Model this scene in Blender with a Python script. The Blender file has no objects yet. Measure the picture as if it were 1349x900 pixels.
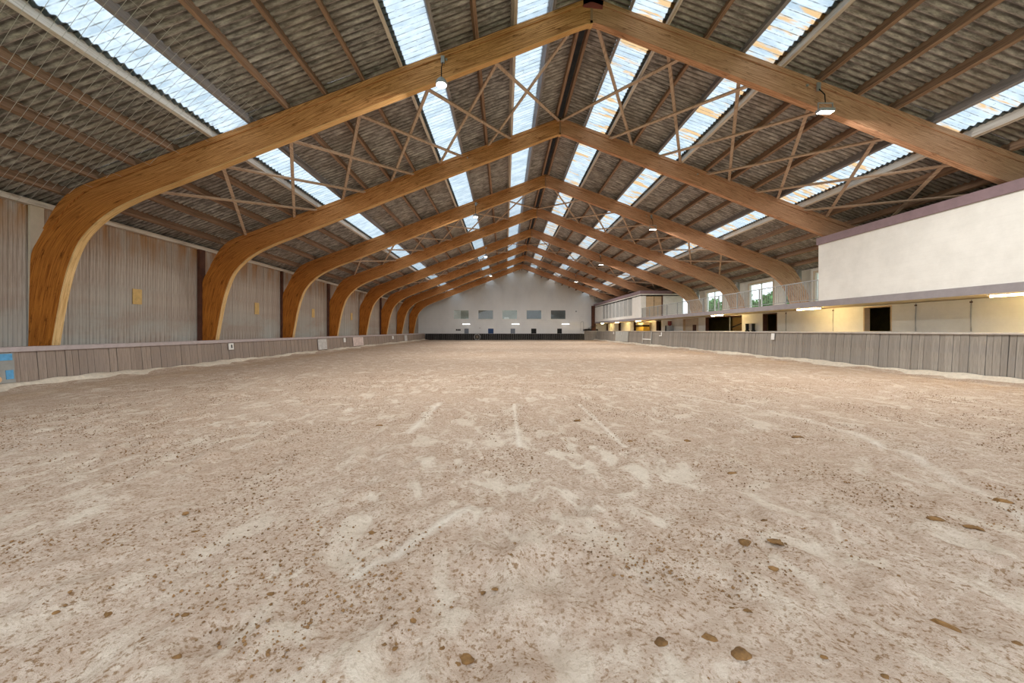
import bpy, bmesh, math, random
import numpy as np
from mathutils import Vector, Matrix

random.seed(7)
RNG = np.random.default_rng(11)
SC = bpy.context.scene
COL = SC.collection

# ------------------------------------------------------------------ camera
CAM_H = 1.45
cd = bpy.data.cameras.new('camera')
cam = bpy.data.objects.new('camera', cd)
COL.objects.link(cam)
cam.location = (0, 0, CAM_H)
cam.rotation_euler = (math.pi / 2, 0, 0)
cd.sensor_width = 36.0
cd.lens = 500.0 / 1349.0 * 36.0
cd.shift_x = (674.5 - 665.0) / 1349.0
cd.shift_y = -(450.0 - 435.5) / 1349.0
cd.clip_end = 600
SC.camera = cam

# ------------------------------------------------------------------ world, exposure
SKY_STRENGTH = 1.0
EXPOSURE = 1.32
LAMP_W = 185.0
w = bpy.data.worlds.new('sky')
SC.world = w
w.use_nodes = True
bg = w.node_tree.nodes['Background']
bg.inputs[0].default_value = (0.86, 0.935, 1.0, 1)
bg.inputs[1].default_value = SKY_STRENGTH
vs = SC.view_settings
vs.view_transform = 'Standard'
vs.look = 'None'
vs.gamma = 1.0
vs.use_curve_mapping = False
vs.exposure = EXPOSURE
SC.cycles.max_bounces = 10
SC.cycles.diffuse_bounces = 6
SC.cycles.transparent_max_bounces = 12
SC.cycles.transmission_bounces = 6
SC.cycles.sample_clamp_indirect = 6.0


# ------------------------------------------------------------------ materials
def nd(nt, typ, **kw):
    n = nt.nodes.new(typ)
    for k, v in kw.items():
        setattr(n, k, v)
    return n


class Mat:
    """small helper around a Principled material"""
    def __init__(self, name, col=(.5, .5, .5), rough=.7, metal=0., spec=.3):
        self.m = bpy.data.materials.new(name)
        self.m.use_nodes = True
        self.nt = self.m.node_tree
        self.b = self.nt.nodes['Principled BSDF']
        self.b.inputs['Base Color'].default_value = (*col, 1)
        self.b.inputs['Roughness'].default_value = rough
        self.b.inputs['Metallic'].default_value = metal
        self.b.inputs['Specular IOR Level'].default_value = spec

    def link(self, a, b):
        self.nt.links.new(a, b)

    def coords(self, kind='Object', scale=(1, 1, 1), loc=(0, 0, 0)):
        t = nd(self.nt, 'ShaderNodeTexCoord')
        mp = nd(self.nt, 'ShaderNodeMapping')
        mp.inputs['Scale'].default_value = scale
        mp.inputs['Location'].default_value = loc
        self.link(t.outputs[kind], mp.inputs['Vector'])
        return mp.outputs['Vector']

    def world(self, scale=(1, 1, 1), loc=(0, 0, 0)):
        t = nd(self.nt, 'ShaderNodeNewGeometry')
        mp = nd(self.nt, 'ShaderNodeMapping')
        mp.inputs['Scale'].default_value = scale
        mp.inputs['Location'].default_value = loc
        self.link(t.outputs['Position'], mp.inputs['Vector'])
        return mp.outputs['Vector']

    def noise(self, vec, scale=5., detail=5., rough=.6, dist=0.):
        n = nd(self.nt, 'ShaderNodeTexNoise')
        n.inputs['Scale'].default_value = scale
        n.inputs['Detail'].default_value = detail
        n.inputs['Roughness'].default_value = rough
        n.inputs['Distortion'].default_value = dist
        self.link(vec, n.inputs['Vector'])
        return n.outputs['Fac']

    def ramp(self, fac, stops):
        r = nd(self.nt, 'ShaderNodeValToRGB')
        e = r.color_ramp.elements
        while len(e) < len(stops):
            e.new(.5)
        for i, (p, c) in enumerate(stops):
            e[i].position = p
            if not isinstance(c, tuple):
                c = (c, c, c)
            e[i].color = (*c, 1)
        self.link(fac, r.inputs['Fac'])
        return r.outputs['Color']

    def val(self, x):
        v = nd(self.nt, 'ShaderNodeValue')
        v.outputs[0].default_value = x
        return v.outputs[0]

    def math(self, op, a, b=None, clamp=False):
        n = nd(self.nt, 'ShaderNodeMath', operation=op, use_clamp=clamp)
        for i, v in enumerate((a, b)):
            if v is None:
                continue
            if isinstance(v, (int, float)):
                n.inputs[i].default_value = v
            else:
                self.link(v, n.inputs[i])
        return n.outputs[0]

    def mix(self, fac, a, b, mode='MIX'):
        n = nd(self.nt, 'ShaderNodeMix', data_type='RGBA', blend_type=mode)
        for sock, v in ((n.inputs[0], fac), (n.inputs[6], a), (n.inputs[7], b)):
            if isinstance(v, (int, float)):
                sock.default_value = v
            elif isinstance(v, tuple):
                sock.default_value = (*v, 1)
            else:
                self.link(v, sock)
        return n.outputs[2]

    def sep(self, vec):
        s = nd(self.nt, 'ShaderNodeSeparateXYZ')
        self.link(vec, s.inputs[0])
        return s.outputs

    def rand(self):
        return nd(self.nt, 'ShaderNodeObjectInfo').outputs['Random']

    def color(self, c):
        self.link(c, self.b.inputs['Base Color'])

    def bump(self, h, strength=.3, dist=.02):
        b = nd(self.nt, 'ShaderNodeBump')
        b.inputs['Strength'].default_value = strength
        b.inputs['Distance'].default_value = dist
        self.link(h, b.inputs['Height'])
        self.link(b.outputs[0], self.b.inputs['Normal'])


M = {}


def plain(key, col, rough=.7, metal=0., var=.12, scale=3., spec=.3):
    m = Mat(key, col, rough, metal, spec)
    n = m.noise(m.world(), scale, 5, .65)
    lo = tuple(c * (1 - var) for c in col)
    hi = tuple(min(1, c * (1 + var)) for c in col)
    m.color(m.ramp(n, [(.3, lo), (.7, hi)]))
    M[key] = m.m
    return m


# --- sand
m = Mat('sand', rough=.95, spec=.1)
wv = m.world()
big = m.noise(wv, .35, 4, .6)
base = m.ramp(big, [(.3, (.59, .455, .355)), (.55, (.64, .51, .41)), (.75, (.68, .56, .46))])
# smooth dry patches
med = m.noise(m.world((1, .8, 1)), 2.6, 5, .6, .6)
pale = m.ramp(med, [(.54, 0.), (.60, 1.)])
drag = m.noise(m.world((1.5, .9, 1), (3, 1, 0)), 2.3, 5, .6, .7)
zone = m.ramp(m.noise(m.world((1, 1, 1), (7, 2, 0)), .55, 3, .5), [(.36, 0.), (.52, 1.)])
sz = m.sep(wv)
qx = m.math('DIVIDE', m.math('SUBTRACT', sz[0], .3), 2.6)
qy = m.math('DIVIDE', m.math('SUBTRACT', sz[1], 3.9), 1.9)
rad = m.math('SUBTRACT', 1.25, m.math('ADD', m.math('MULTIPLY', qx, qx), m.math('MULTIPLY', qy, qy)), True)
zone = m.math('MAXIMUM', m.math('MULTIPLY', zone, .8), rad)
dragm = m.math('MULTIPLY', m.ramp(drag, [(.515, 0.), (.60, 1.)]), zone)
base = m.mix(m.math('MULTIPLY', pale, .35), base, (.75, .645, .525))
# damp mottling, fine brown specks: less on the smooth patches
mot = m.noise(wv, 11., 6, .75)
base = m.mix(m.ramp(mot, [(.44, .60), (.58, 0.)]), base, (.46, .325, .235))
cl = m.noise(wv, 1.1, 4, .6)
clm = m.ramp(cl, [(.30, .45), (.56, 1.)])
sp = m.noise(wv, 38., 4, .65)
spm = m.ramp(sp, [(.54, 0.), (.61, 1.)])
base = m.mix(m.math('MULTIPLY', m.math('MULTIPLY', spm, clm), .85), base, (.25, .135, .055))
sp2 = m.noise(wv, 85., 3, .6)
base = m.mix(m.math('MULTIPLY', m.ramp(sp2, [(.58, 0.), (.66, .7)]), clm), base, (.28, .16, .075))
base = m.mix(m.math('MULTIPLY', dragm, .62), base, (.79, .69, .565))
# rider's circle track and two dragged lines
s = m.sep(wv)
dx = m.math('SUBTRACT', s[0], 0.0)
dy = m.math('SUBTRACT', s[1], 5.7)
rr = m.math('SQRT', m.math('ADD', m.math('MULTIPLY', dx, dx), m.math('MULTIPLY', dy, dy)))
wob = m.math('MULTIPLY', m.math('SUBTRACT', m.noise(wv, 1.7, 3), .5), .3)
dd = m.math('ABSOLUTE', m.math('SUBTRACT', m.math('ADD', rr, wob), 4.85))
trk = m.math('SUBTRACT', 1., m.math('DIVIDE', dd, .10), True)
trk = m.math('MULTIPLY', trk, m.ramp(s[0], [(0., 0.), (1., 1.)]))
base = m.mix(m.math('MULTIPLY', trk, .5), base, (.82, .73, .62))


def line_mask(x0, y0, x1, y1, wd):
    L = math.hypot(x1 - x0, y1 - y0)
    ux, uy = (x1 - x0) / L, (y1 - y0) / L
    ax = m.math('SUBTRACT', s[0], x0)
    ay = m.math('SUBTRACT', s[1], y0)
    al = m.math('ADD', m.math('MULTIPLY', ax, ux), m.math('MULTIPLY', ay, uy))
    ac = m.math('ABSOLUTE', m.math('SUBTRACT', m.math('MULTIPLY', ax, uy), m.math('MULTIPLY', ay, ux)))
    k = m.math('SUBTRACT', 1., m.math('DIVIDE', ac, wd), True)
    k = m.math('MULTIPLY', k, m.math('GREATER_THAN', al, 0.))
    return m.math('MULTIPLY', k, m.math('LESS_THAN', al, L))


for a in ((.18, 4.7, .17, 7.4, .05), (1.49, 4.65, 1.46, 7.5, .06), (-1.35, 5.3, -1.3, 7.6, .10), (-.9, 2.2, -.25, 3.1, .08)):
    base = m.mix(m.math('MULTIPLY', line_mask(*a), .6), base, (.84, .76, .65))
# golden damp strip by the left boards
edge = m.math('MULTIPLY', m.math('SUBTRACT', 1., m.math('DIVIDE', m.math('ABSOLUTE', m.math('ADD', s[0], 10.9)), 1.0), True), m.ramp(m.noise(wv, .8, 3), [(.35, .2), (.7, .8)]))
base = m.mix(m.math('MULTIPLY', edge, .5), base, (.62, .43, .25))
m.color(base)
hh = m.math('ADD', m.noise(wv, 28., 6, .75), m.math('MULTIPLY', m.noise(wv, 7., 5, .7), 1.2))
m.bump(hh, .7, .03)
M['sand'] = m.m
plain('sand_pale', (.68, .60, .49), .95, var=.15, scale=9.)
m = plain('clod', (.21, .11, .04), .95, var=.5, scale=14.)
m = plain('crumb', (.22, .12, .05), .95, var=.45, scale=3.)

# --- corrugated fibre cement sheets: dirty, streaked down the slope
m = Mat('fibre_cement', rough=.9, spec=.15)
n1 = m.noise(m.world((.25, 1., .25)), 9., 6, .75)
base = m.ramp(n1, [(.32, (.05, .047, .049)), (.44, (.22, .206, .203)), (.56, (.46, .435, .425)), (.70, (.78, .75, .72))])
n2 = m.noise(m.world(), .55, 4, .6)
base = m.mix(m.ramp(n2, [(.46, 0.), (.70, .45)]), base, (.27, .205, .15))
oy = m.sep(m.coords('Object'))[1]
ph = m.math('COSINE', m.math('MULTIPLY', oy, 2 * math.pi / .1765))
val = m.math('MULTIPLY', m.ramp(m.math('ADD', m.math('MULTIPLY', ph, .5), .5), [(.55, 0.), (.92, 1.)]), m.ramp(m.noise(m.world((.5, 1, .5)), 5., 4), [(.35, .45), (.6, 1.)]))
base = m.mix(m.math('MULTIPLY', val, .9), base, (.03, .024, .022))
base = m.mix(.18, base, m.mix(m.rand(), (.25, .235, .24), (.46, .41, .36)))
m.color(base)
m.bump(m.noise(m.world((.3, 1, .3)), 30., 4), .3, .01)
M['sheet'] = m.m


def skylight(key, amber):
    k = Mat(key)
    nt = k.nt
    nt.nodes.remove(k.b)
    out = nt.nodes['Material Output']
    wvv = k.world()
    oy = k.sep(k.coords('Object'))[1]
    ph = k.math('ADD', k.math('MULTIPLY', k.math('COSINE', k.math('MULTIPLY', oy, 2 * math.pi / .1765)), .5), .5)
    tint = k.ramp(k.noise(k.world((.35, 1.4, .35)), 3.2, 5, .65), [(.35, (.32, .385, .43)), (.6, (.50, .555, .59))])
    if amber:
        am = k.ramp(k.noise(k.world((.25, 1.6, .25), (4, 2, 0)), 2.4, 4, .6), [(.53, 0.), (.59, 1.)])
        tint = k.mix(k.math('MULTIPLY', am, .85), tint, (.56, .33, .12))
    dirt = k.math('MULTIPLY', k.ramp(ph, [(.90, 0.), (1.0, 1.)]), k.ramp(k.noise(k.world((1.2, 1.2, 1.2)), 4., 4), [(.40, .25), (.6, .9)]))
    moss = k.ramp(k.noise(k.world((1, 2.2, 1)), 9., 5, .7), [(.63, 0.), (.70, .8)])
    dirt = k.math('MAXIMUM', dirt, moss)
    tint = k.mix(dirt, tint, (.10, .10, .09))
    tr = nd(nt, 'ShaderNodeBsdfTransparent')
    tl = nd(nt, 'ShaderNodeBsdfTranslucent')
    df = nd(nt, 'ShaderNodeBsdfDiffuse')
    for s_ in (tr, tl, df):
        k.link(tint, s_.inputs['Color'])
    a = nd(nt, 'ShaderNodeMixShader')
    a.inputs[0].default_value = .45
    k.link(tr.outputs[0], a.inputs[1])
    k.link(tl.outputs[0], a.inputs[2])
    b = nd(nt, 'ShaderNodeMixShader')
    b.inputs[0].default_value = .12
    k.link(a.outputs[0], b.inputs[1])
    k.link(df.outputs[0], b.inputs[2])
    k.link(b.outputs[0], out.inputs['Surface'])
    M[key] = k.m


skylight('skylight_clear', False)
skylight('skylight_amber', True)


# --- glued timber of the arches; UV: u along the member (m), v across (m)
def timber(key, low, high, dark, darkamt):
    k = Mat(key, rough=.65, spec=.12)
    uv = k.coords('UV')
    g = k.noise(k.coords('UV', (.5, 14, 1)), 2.2, 6, .65, 0.)
    u = k.sep(uv)[0]
    v = k.sep(uv)[1]
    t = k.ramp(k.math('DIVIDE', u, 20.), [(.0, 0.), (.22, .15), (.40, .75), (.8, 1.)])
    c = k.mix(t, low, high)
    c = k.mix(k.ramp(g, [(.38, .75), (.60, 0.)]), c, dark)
    blot = k.noise(k.coords('UV', (1.6, 5, 1), (2, 3, 0)), 1.5, 5, .7)
    c = k.mix(k.math('MULTIPLY', k.ramp(blot, [(.56, 0.), (.70, 1.)]), darkamt), c, tuple(d * .5 for d in dark))
    lam = k.math('FRACT', k.math('DIVIDE', v, .048))
    lm = k.math('LESS_THAN', lam, .07)
    c = k.mix(k.math('MULTIPLY', lm, .45), c, tuple(d * .5 for d in dark))
    k.color(c)
    k.bump(g, .12, .01)
    M[key] = k.m


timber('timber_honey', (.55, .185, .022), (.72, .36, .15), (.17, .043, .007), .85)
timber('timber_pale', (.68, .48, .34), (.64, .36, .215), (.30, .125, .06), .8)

timber('timber_soffit_lit', (.84, .60, .30), (.72, .42, .19), (.50, .26, .08), .4)  # paler wood tone with the sand's bounce light put into it


def wood(key, lo, hi, dark, axis='Y', rough=.8):
    k = Mat(key, rough=rough, spec=.2)
    sc = {'Y': (9, .5, 9), 'Z': (9, 9, .5), 'X': (.5, 9, 9)}[axis]
    n = k.noise(k.coords('Object', sc), 2.0, 6, .7, .3)
    c = k.ramp(n, [(.3, dark), (.48, lo), (.7, hi)])
    r = k.rand()
    c = k.mix(k.math('MULTIPLY', r, .35), c, dark)
    k.color(c)
    k.bump(n, .2, .01)
    M[key] = k.m
    return k


wood('purlin_wood', (.30, .19, .13), (.44, .29, .19), (.13, .075, .05))
wood('purlin_painted', (.66, .59, .52), (.80, .74, .67), (.35, .27, .21))
wood('purlin_grey', (.30, .28, .29), (.40, .37, .37), (.16, .14, .14))
wood('brace_wood', (.56, .42, .32), (.70, .54, .42), (.32, .22, .16))

# --- upright boards of the left wall
m = Mat('wall_board', rough=.85, spec=.15)
g = m.noise(m.coords('Object', (5, 14, .6)), 2.2, 6, .7)
c = m.ramp(g, [(.3, (.25, .20, .165)), (.5, (.45, .38, .325)), (.72, (.60, .53, .465))])
r = m.rand()
c = m.mix(m.math('MULTIPLY', r, .45), c, (.34, .27, .225))
zz = m.sep(m.world())[2]
patch = m.noise(m.world((1, .22, .5)), 1.6, 4, .6)
gr = m.math('MULTIPLY', m.ramp(patch, [(.45, 0.), (.62, .75)]), m.math('SUBTRACT', 1., m.math('DIVIDE', zz, 3.6), True))
c = m.mix(gr, c, (.50, .54, .52))
rust = m.math('MULTIPLY', m.math('DIVIDE', m.math('SUBTRACT', zz, 3.7), 1.2, True), m.ramp(m.noise(m.world((1, 1.4, .25)), 2., 4), [(.40, 0.), (.62, .8)]))
c = m.mix(rust, c, (.36, .16, .035))
m.color(c)
m.bump(g, .25, .01)
M['wall_board'] = m.m

# --- kickboards
def kick(key, cs, dk, tint):
    k = Mat(key, rough=.85, spec=.15)
    g = k.noise(k.coords('Object', (6, 14, .8)), 2., 6, .7)
    c = k.ramp(g, [(.3, cs[0]), (.5, cs[1]), (.72, cs[2])])
    c = k.mix(k.math('MULTIPLY', k.rand(), .6), c, dk)
    stain = k.noise(k.world((1, .6, 2.)), 1.2, 4)
    c = k.mix(k.ramp(stain, [(.45, 0.), (.65, .4)]), c, tint)
    k.color(c)
    k.bump(g, .25, .01)
    M[key] = k.m


kick('kick_brown', ((.24, .185, .15), (.36, .285, .235), (.46, .38, .32)), (.255, .20, .165), (.28, .235, .215))
kick('kick_grey', ((.225, .20, .175), (.345, .31, .27), (.46, .42, .37)), (.22, .195, .17), (.29, .275, .26))
kick('kick_far', ((.03, .028, .027), (.06, .057, .054), (.11, .10, .095)), (.02, .02, .02), (.055, .053, .05))

# --- paints and other finishes
m = Mat('white_render', (.80, .79, .76), .8)
n = m.noise(m.world(), 1.3, 6, .7)
c = m.ramp(n, [(.3, (.74, .73, .70)), (.6, (.83, .82, .79))])
bz = m.math('FRACT', m.math('DIVIDE', m.sep(m.world())[2], .2))
m.color(m.mix(m.math('MULTIPLY', m.math('LESS_THAN', bz, .05), .10), c, (.5, .5, .5)))
m.bump(m.noise(m.world(), 25., 4), .15, .01)
M['white_render'] = m.m
m = Mat('far_render', rough=.85)
bk = nd(m.nt, 'ShaderNodeTexBrick')
m.link(m.world((1, 1, 1)), bk.inputs['Vector'])
n = m.noise(m.world((1, 1, .6)), .5, 5, .65)
c = m.ramp(n, [(.3, (.74, .745, .75)), (.65, (.83, .835, .835))])
bz = m.math('FRACT', m.math('DIVIDE', m.sep(m.world())[2], .3))
m.nt.nodes.remove(bk)
m.color(m.mix(m.math('MULTIPLY', m.math('LESS_THAN', bz, .06), .12), c, (.45, .45, .45)))
M['far_render'] = m.m
plain('cream', (.80, .66, .42), .8, var=.08)
plain('fascia', (.30, .275, .29), .6, var=.10)
plain('coping', (.25, .175, .195), .6, var=.12)
plain('rail_mauve', (.48, .41, .405), .6, var=.12, scale=6.)
plain('rail_grey', (.50, .465, .43), .7, var=.12, scale=6.)
plain('dark_red', (.28, .07, .065), .6, var=.2)
plain('dark_brown', (.10, .04, .025), .7, var=.35)
plain('near_black', (.012, .012, .012), .7, var=.2)
plain('steel', (.42, .43, .44), .45, metal=.6)
plain('steel_grey', (.36, .37, .38), .5, metal=.2)
plain('white_paint', (.84, .83, .80), .5, var=.05)
plain('window_white', (.80, .80, .78), .5, var=.05)
plain('tan_wood', (.62, .46, .30), .6, var=.12)
plain('tan_frame', (.66, .56, .44), .6, var=.08)
plain('pane_grey', (.42, .43, .43), .35, var=.12, scale=1.2, spec=.5)
plain('pane_warm', (.19, .17, .15), .4, var=.12, scale=1.0)
plain('pane_light', (.42, .42, .37), .4, var=.12, scale=1.2)
plain('pane_dark', (.13, .135, .14), .35, var=.12, scale=1.2)
plain('hatch_blue', (.02, .06, .17), .5, var=.15)
plain('hatch_slate', (.16, .19, .24), .5, var=.15)
plain('ochre', (.62, .42, .17), .8, var=.15, scale=6.)
plain('blue_paint', (.12, .36, .62), .7, var=.2, scale=8.)
plain('orange_paint', (.72, .46, .26), .7, var=.1)
plain('panel_grey', (.33, .33, .31), .7, var=.15)
plain('gate_grey', (.47, .47, .44), .7, var=.10, scale=4.)
plain('banner_pink', (.66, .54, .50), .8, var=.22, scale=5.)
plain('banner_pale', (.58, .56, .54), .8, var=.25, scale=6.)
plain('yellow_machine', (.62, .38, .04), .5, var=.1)
plain('concrete', (.38, .37, .35), .9)
plain('grass', (.16, .24, .07), .95, var=.3, scale=.8)
plain('bark', (.12, .085, .06), .9, var=.3)
plain('foliage', (.13, .30, .085), .7, var=.5, scale=2.)
plain('wire', (.55, .52, .50), .5, var=.1)
plain('ridge_dark', (.05, .045, .045), .9, var=.3)
plain('soffit_room', (.20, .15, .05), .9, var=.2)
plain('plaster_room', (.60, .58, .54), .9, var=.06)


def emit(key, col, s):
    k = bpy.data.materials.new(key)
    k.use_nodes = True
    nt = k.node_tree
    nt.nodes.remove(nt.nodes['Principled BSDF'])
    e = nd(nt, 'ShaderNodeEmission')
    e.inputs[0].default_value = (*col, 1)
    e.inputs[1].default_value = s
    nt.links.new(e.outputs[0], nt.nodes['Material Output'].inputs['Surface'])
    M[key] = k


emit('lamp_white', (1, 1, .92), 6.)
emit('tube_warm', (1, .70, .28), 42.)
emit('tube_cool', (1, .98, .92), 3.)

k = Mat('glass')
k.nt.nodes.remove(k.b)
tr = nd(k.nt, 'ShaderNodeBsdfTransparent')
tr.inputs[0].default_value = (.93, .96, .96, 1)
gl = nd(k.nt, 'ShaderNodeBsdfGlossy')
gl.inputs['Roughness'].default_value = .03
mx = nd(k.nt, 'ShaderNodeMixShader')
mx.inputs[0].default_value = .03
k.link(tr.outputs[0], mx.inputs[1])
k.link(gl.outputs[0], mx.inputs[2])
k.link(mx.outputs[0], k.nt.nodes['Material Output'].inputs['Surface'])
M['glass'] = k.m


# ------------------------------------------------------------------ building helpers
def link(name, me, parent=None, loc=(0, 0, 0)):
    o = bpy.data.objects.new(name, me)
    COL.objects.link(o)
    o.location = loc
    if parent is not None:
        o.parent = parent
    return o


def tag(o, label=None, cat=None, group=None, kind=None):
    if label:
        o['label'] = label
    if cat:
        o['category'] = cat
    if group:
        o['group'] = group
    if kind:
        o['kind'] = kind
    return o


def empty(name, loc=(0, 0, 0)):
    o = bpy.data.objects.new(name, None)
    o.empty_display_size = .2
    COL.objects.link(o)
    o.location = loc
    return o


class MB:
    def __init__(self):
        self.v, self.f = [], []

    def box(self, a, b):
        x0, x1 = sorted((a[0], b[0])); y0, y1 = sorted((a[1], b[1])); z0, z1 = sorted((a[2], b[2]))
        i = len(self.v)
        self.v += [(x0, y0, z0), (x1, y0, z0), (x1, y1, z0), (x0, y1, z0), (x0, y0, z1), (x1, y0, z1), (x1, y1, z1), (x0, y1, z1)]
        self.f += [tuple(i + q for q in t) for t in ((0, 3, 2, 1), (4, 5, 6, 7), (0, 1, 5, 4), (1, 2, 6, 5), (2, 3, 7, 6), (3, 0, 4, 7))]
        return self

    def bar(self, p, q, wd, ht, up=(0, 0, 1)):
        p, q = Vector(p), Vector(q)
        d = (q - p).normalized()
        s_ = d.cross(Vector(up))
        if s_.length < 1e-4:
            s_ = d.cross(Vector((1, 0, 0)))
        s_.normalize()
        u = s_.cross(d)
        i = len(self.v)
        for c in (p, q):
            for a, b in ((-1, -1), (1, -1), (1, 1), (-1, 1)):
                self.v.append(tuple(c + s_ * (a * wd / 2) + u * (b * ht / 2)))
        self.f += [tuple(i + k_ for k_ in t) for t in ((0, 1, 2, 3), (7, 6, 5, 4), (0, 4, 5, 1), (1, 5, 6, 2), (2, 6, 7, 3), (3, 7, 4, 0))]
        return self

    def tube(self, pts, r, n=8, cap=True):
        pts = [Vector(p) for p in pts]
        i0 = len(self.v)
        for j, p in enumerate(pts):
            d = (pts[min(j + 1, len(pts) - 1)] - pts[max(j - 1, 0)]).normalized()
            a = d.cross(Vector((0, 0, 1)))
            if a.length < 1e-3:
                a = d.cross(Vector((1, 0, 0)))
            a.normalize()
            b = d.cross(a)
            rj = r[j] if isinstance(r, (list, tuple)) else r
            for q in range(n):
                t = 2 * math.pi * q / n
                self.v.append(tuple(p + a * (rj * math.cos(t)) + b * (rj * math.sin(t))))
        for j in range(len(pts) - 1):
            for q in range(n):
                a_ = i0 + j * n + q
                b_ = i0 + j * n + (q + 1) % n
                self.f.append((a_, b_, b_ + n, a_ + n))
        if cap:
            self.f.append(tuple(i0 + q for q in range(n))[::-1])
            self.f.append(tuple(i0 + (len(pts) - 1) * n + q for q in range(n)))
        return self

    def prism(self, poly, y0, y1):
        """polygon in x,z extruded along y"""
        i = len(self.v)
        n = len(poly)
        self.v += [(x, y0, z) for x, z in poly] + [(x, y1, z) for x, z in poly]
        self.f.append(tuple(i + k_ for k_ in range(n)))
        self.f.append(tuple(i + n + k_ for k_ in range(n))[::-1])
        for k_ in range(n):
            k2 = (k_ + 1) % n
            self.f.append((i + k_, i + n + k_, i + n + k2, i + k2))
        return self

    def mesh(self, name, mat, smooth=False):
        me = bpy.data.meshes.new(name)
        me.from_pydata(self.v, [], self.f)
        bm = bmesh.new()
        bm.from_mesh(me)
        bmesh.ops.recalc_face_normals(bm, faces=bm.faces)
        bm.to_mesh(me)
        bm.free()
        me.materials.append(M[mat])
        if smooth:
            for p in me.polygons:
                p.use_smooth = True
        return me

    def obj(self, name, mat, parent=None, loc=(0, 0, 0), smooth=False):
        return link(name, self.mesh(name, mat, smooth), parent, loc)


def box(name, a, b, mat, parent=None):
    """box object with its origin at its base centre"""
    c = ((a[0] + b[0]) / 2, (a[1] + b[1]) / 2, min(a[2], b[2]))
    po = Vector(parent.location) if parent is not None else Vector((0, 0, 0))
    pp = parent
    while pp is not None and pp.parent is not None:
        pp = pp.parent
        po += Vector(pp.location)
    mb = MB().box([a[i] - c[i] for i in range(3)], [b[i] - c[i] for i in range(3)])
    return mb.obj(name, mat, parent, Vector(c) - po)


def holes_rects(u0, u1, v0, v1, holes):
    """rectangles that tile [u0,u1]x[v0,v1] minus the holes"""
    us = sorted({u0, u1, *[h[0] for h in holes], *[h[1] for h in holes]})
    vsx = sorted({v0, v1, *[h[2] for h in holes], *[h[3] for h in holes]})
    us = [u for u in us if u0 <= u <= u1]
    vsx = [v for v in vsx if v0 <= v <= v1]
    out = []
    for a, b in zip(us, us[1:]):
        for c, d in zip(vsx, vsx[1:]):
            mu, mv = (a + b) / 2, (c + d) / 2
            if not any(h[0] < mu < h[1] and h[2] < mv < h[3] for h in holes):
                out.append((a, b, c, d))
    return out


# ------------------------------------------------------------------ the hall's measures
F0, BAY, NF = 10.58, 6.0, 8              # first arch, spacing, number of arches
FY = [F0 + BAY * i for i in range(NF)]
RX = 2.42                                # ridge
APEX = 10.74                             # top of the arches at the ridge
SL = .369                                # roof slope
PS = 1.06                                # purlin spacing across the hall
NK = 15
Y_BACK, Y_FAR = -1.42, 58.58  # unseen hall end behind the camera left open to let sky light in
SECTIONS = [(Y_BACK, FY[0])] + [(FY[i], FY[i] + BAY) for i in range(NF)]


def ztop(x):
    return APEX - SL * abs(x - RX)


# ------------------------------------------------------------------ floor and ground
def vnoise(X, Y, cell, seed):
    r = np.random.default_rng(seed)
    T = r.random((256, 256))
    x, y = X / cell + 1000, Y / cell + 1000
    xi, yi = np.floor(x).astype(int), np.floor(y).astype(int)
    fx, fy = x - xi, y - yi
    fx, fy = fx * fx * (3 - 2 * fx), fy * fy * (3 - 2 * fy)
    a, b = T[xi % 256, yi % 256], T[(xi + 1) % 256, yi % 256]
    c, d = T[xi % 256, (yi + 1) % 256], T[(xi + 1) % 256, (yi + 1) % 256]
    return (a * (1 - fx) + b * fx) * (1 - fy) + (c * (1 - fx) + d * fx) * fy - .5


def sand_height(X, Y):
    h = .045 * vnoise(X, Y, 2.7, 1) + .03 * vnoise(X, Y, .9, 2)
    near = np.clip((22 - Y) / 18, .25, 1)
    h += near * (.030 * vnoise(X, Y, .33, 3) + .018 * vnoise(X, Y, .14, 4))
    el = np.clip((-11.55 - X) / .5, 0, 1)
    er = np.clip((X - 13.0) / .5, 0, 1)
    h += .09 * (el + er) * (1 + .8 * vnoise(X, Y, .8, 5))
    return h


xs = np.arange(-12.3, 13.81, .07)
ys = [Y_BACK]
while ys[-1] < 58.4:
    ys.append(ys[-1] + max(.06, .012 * abs(ys[-1]) if ys[-1] > 0 else .06))
ys = np.array(ys)
GX, GY = np.meshgrid(xs, ys, indexing='ij')
GZ = sand_height(GX, GY)
for _ in range(900):                       # hoof dents
    cx, cy = RNG.uniform(-10, 12), 1.2 + 17 * RNG.random() ** 1.6
    i0, i1 = np.searchsorted(xs, [cx - .4, cx + .4])
    j0, j1 = np.searchsorted(ys, [cy - .4, cy + .4])
    sx, sy = RNG.uniform(.07, .14), RNG.uniform(.08, .2)
    d2 = ((GX[i0:i1, j0:j1] - cx) / sx) ** 2 + ((GY[i0:i1, j0:j1] - cy) / sy) ** 2
    GZ[i0:i1, j0:j1] += .03 * (-np.exp(-d2) + .55 * np.exp(-(np.sqrt(d2) - 1.7) ** 2 * 3))
nx, ny = GX.shape
verts = np.stack([GX, GY, GZ], -1).reshape(-1, 3)
idx = np.arange(nx * ny).reshape(nx, ny)
quads = np.stack([idx[:-1, :-1], idx[1:, :-1], idx[1:, 1:], idx[:-1, 1:]], -1).reshape(-1, 4)
me = bpy.data.meshes.new('floor')
me.vertices.add(len(verts))
me.vertices.foreach_set('co', verts.ravel())
me.loops.add(quads.size)
me.loops.foreach_set('vertex_index', quads.ravel())
me.polygons.add(len(quads))
me.polygons.foreach_set('loop_start', np.arange(0, quads.size, 4))
me.polygons.foreach_set('loop_total', np.full(len(quads), 4))
me.update(calc_edges=True)
me.polygons.foreach_set('use_smooth', np.ones(len(quads), bool))
me.materials.append(M['sand'])
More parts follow.
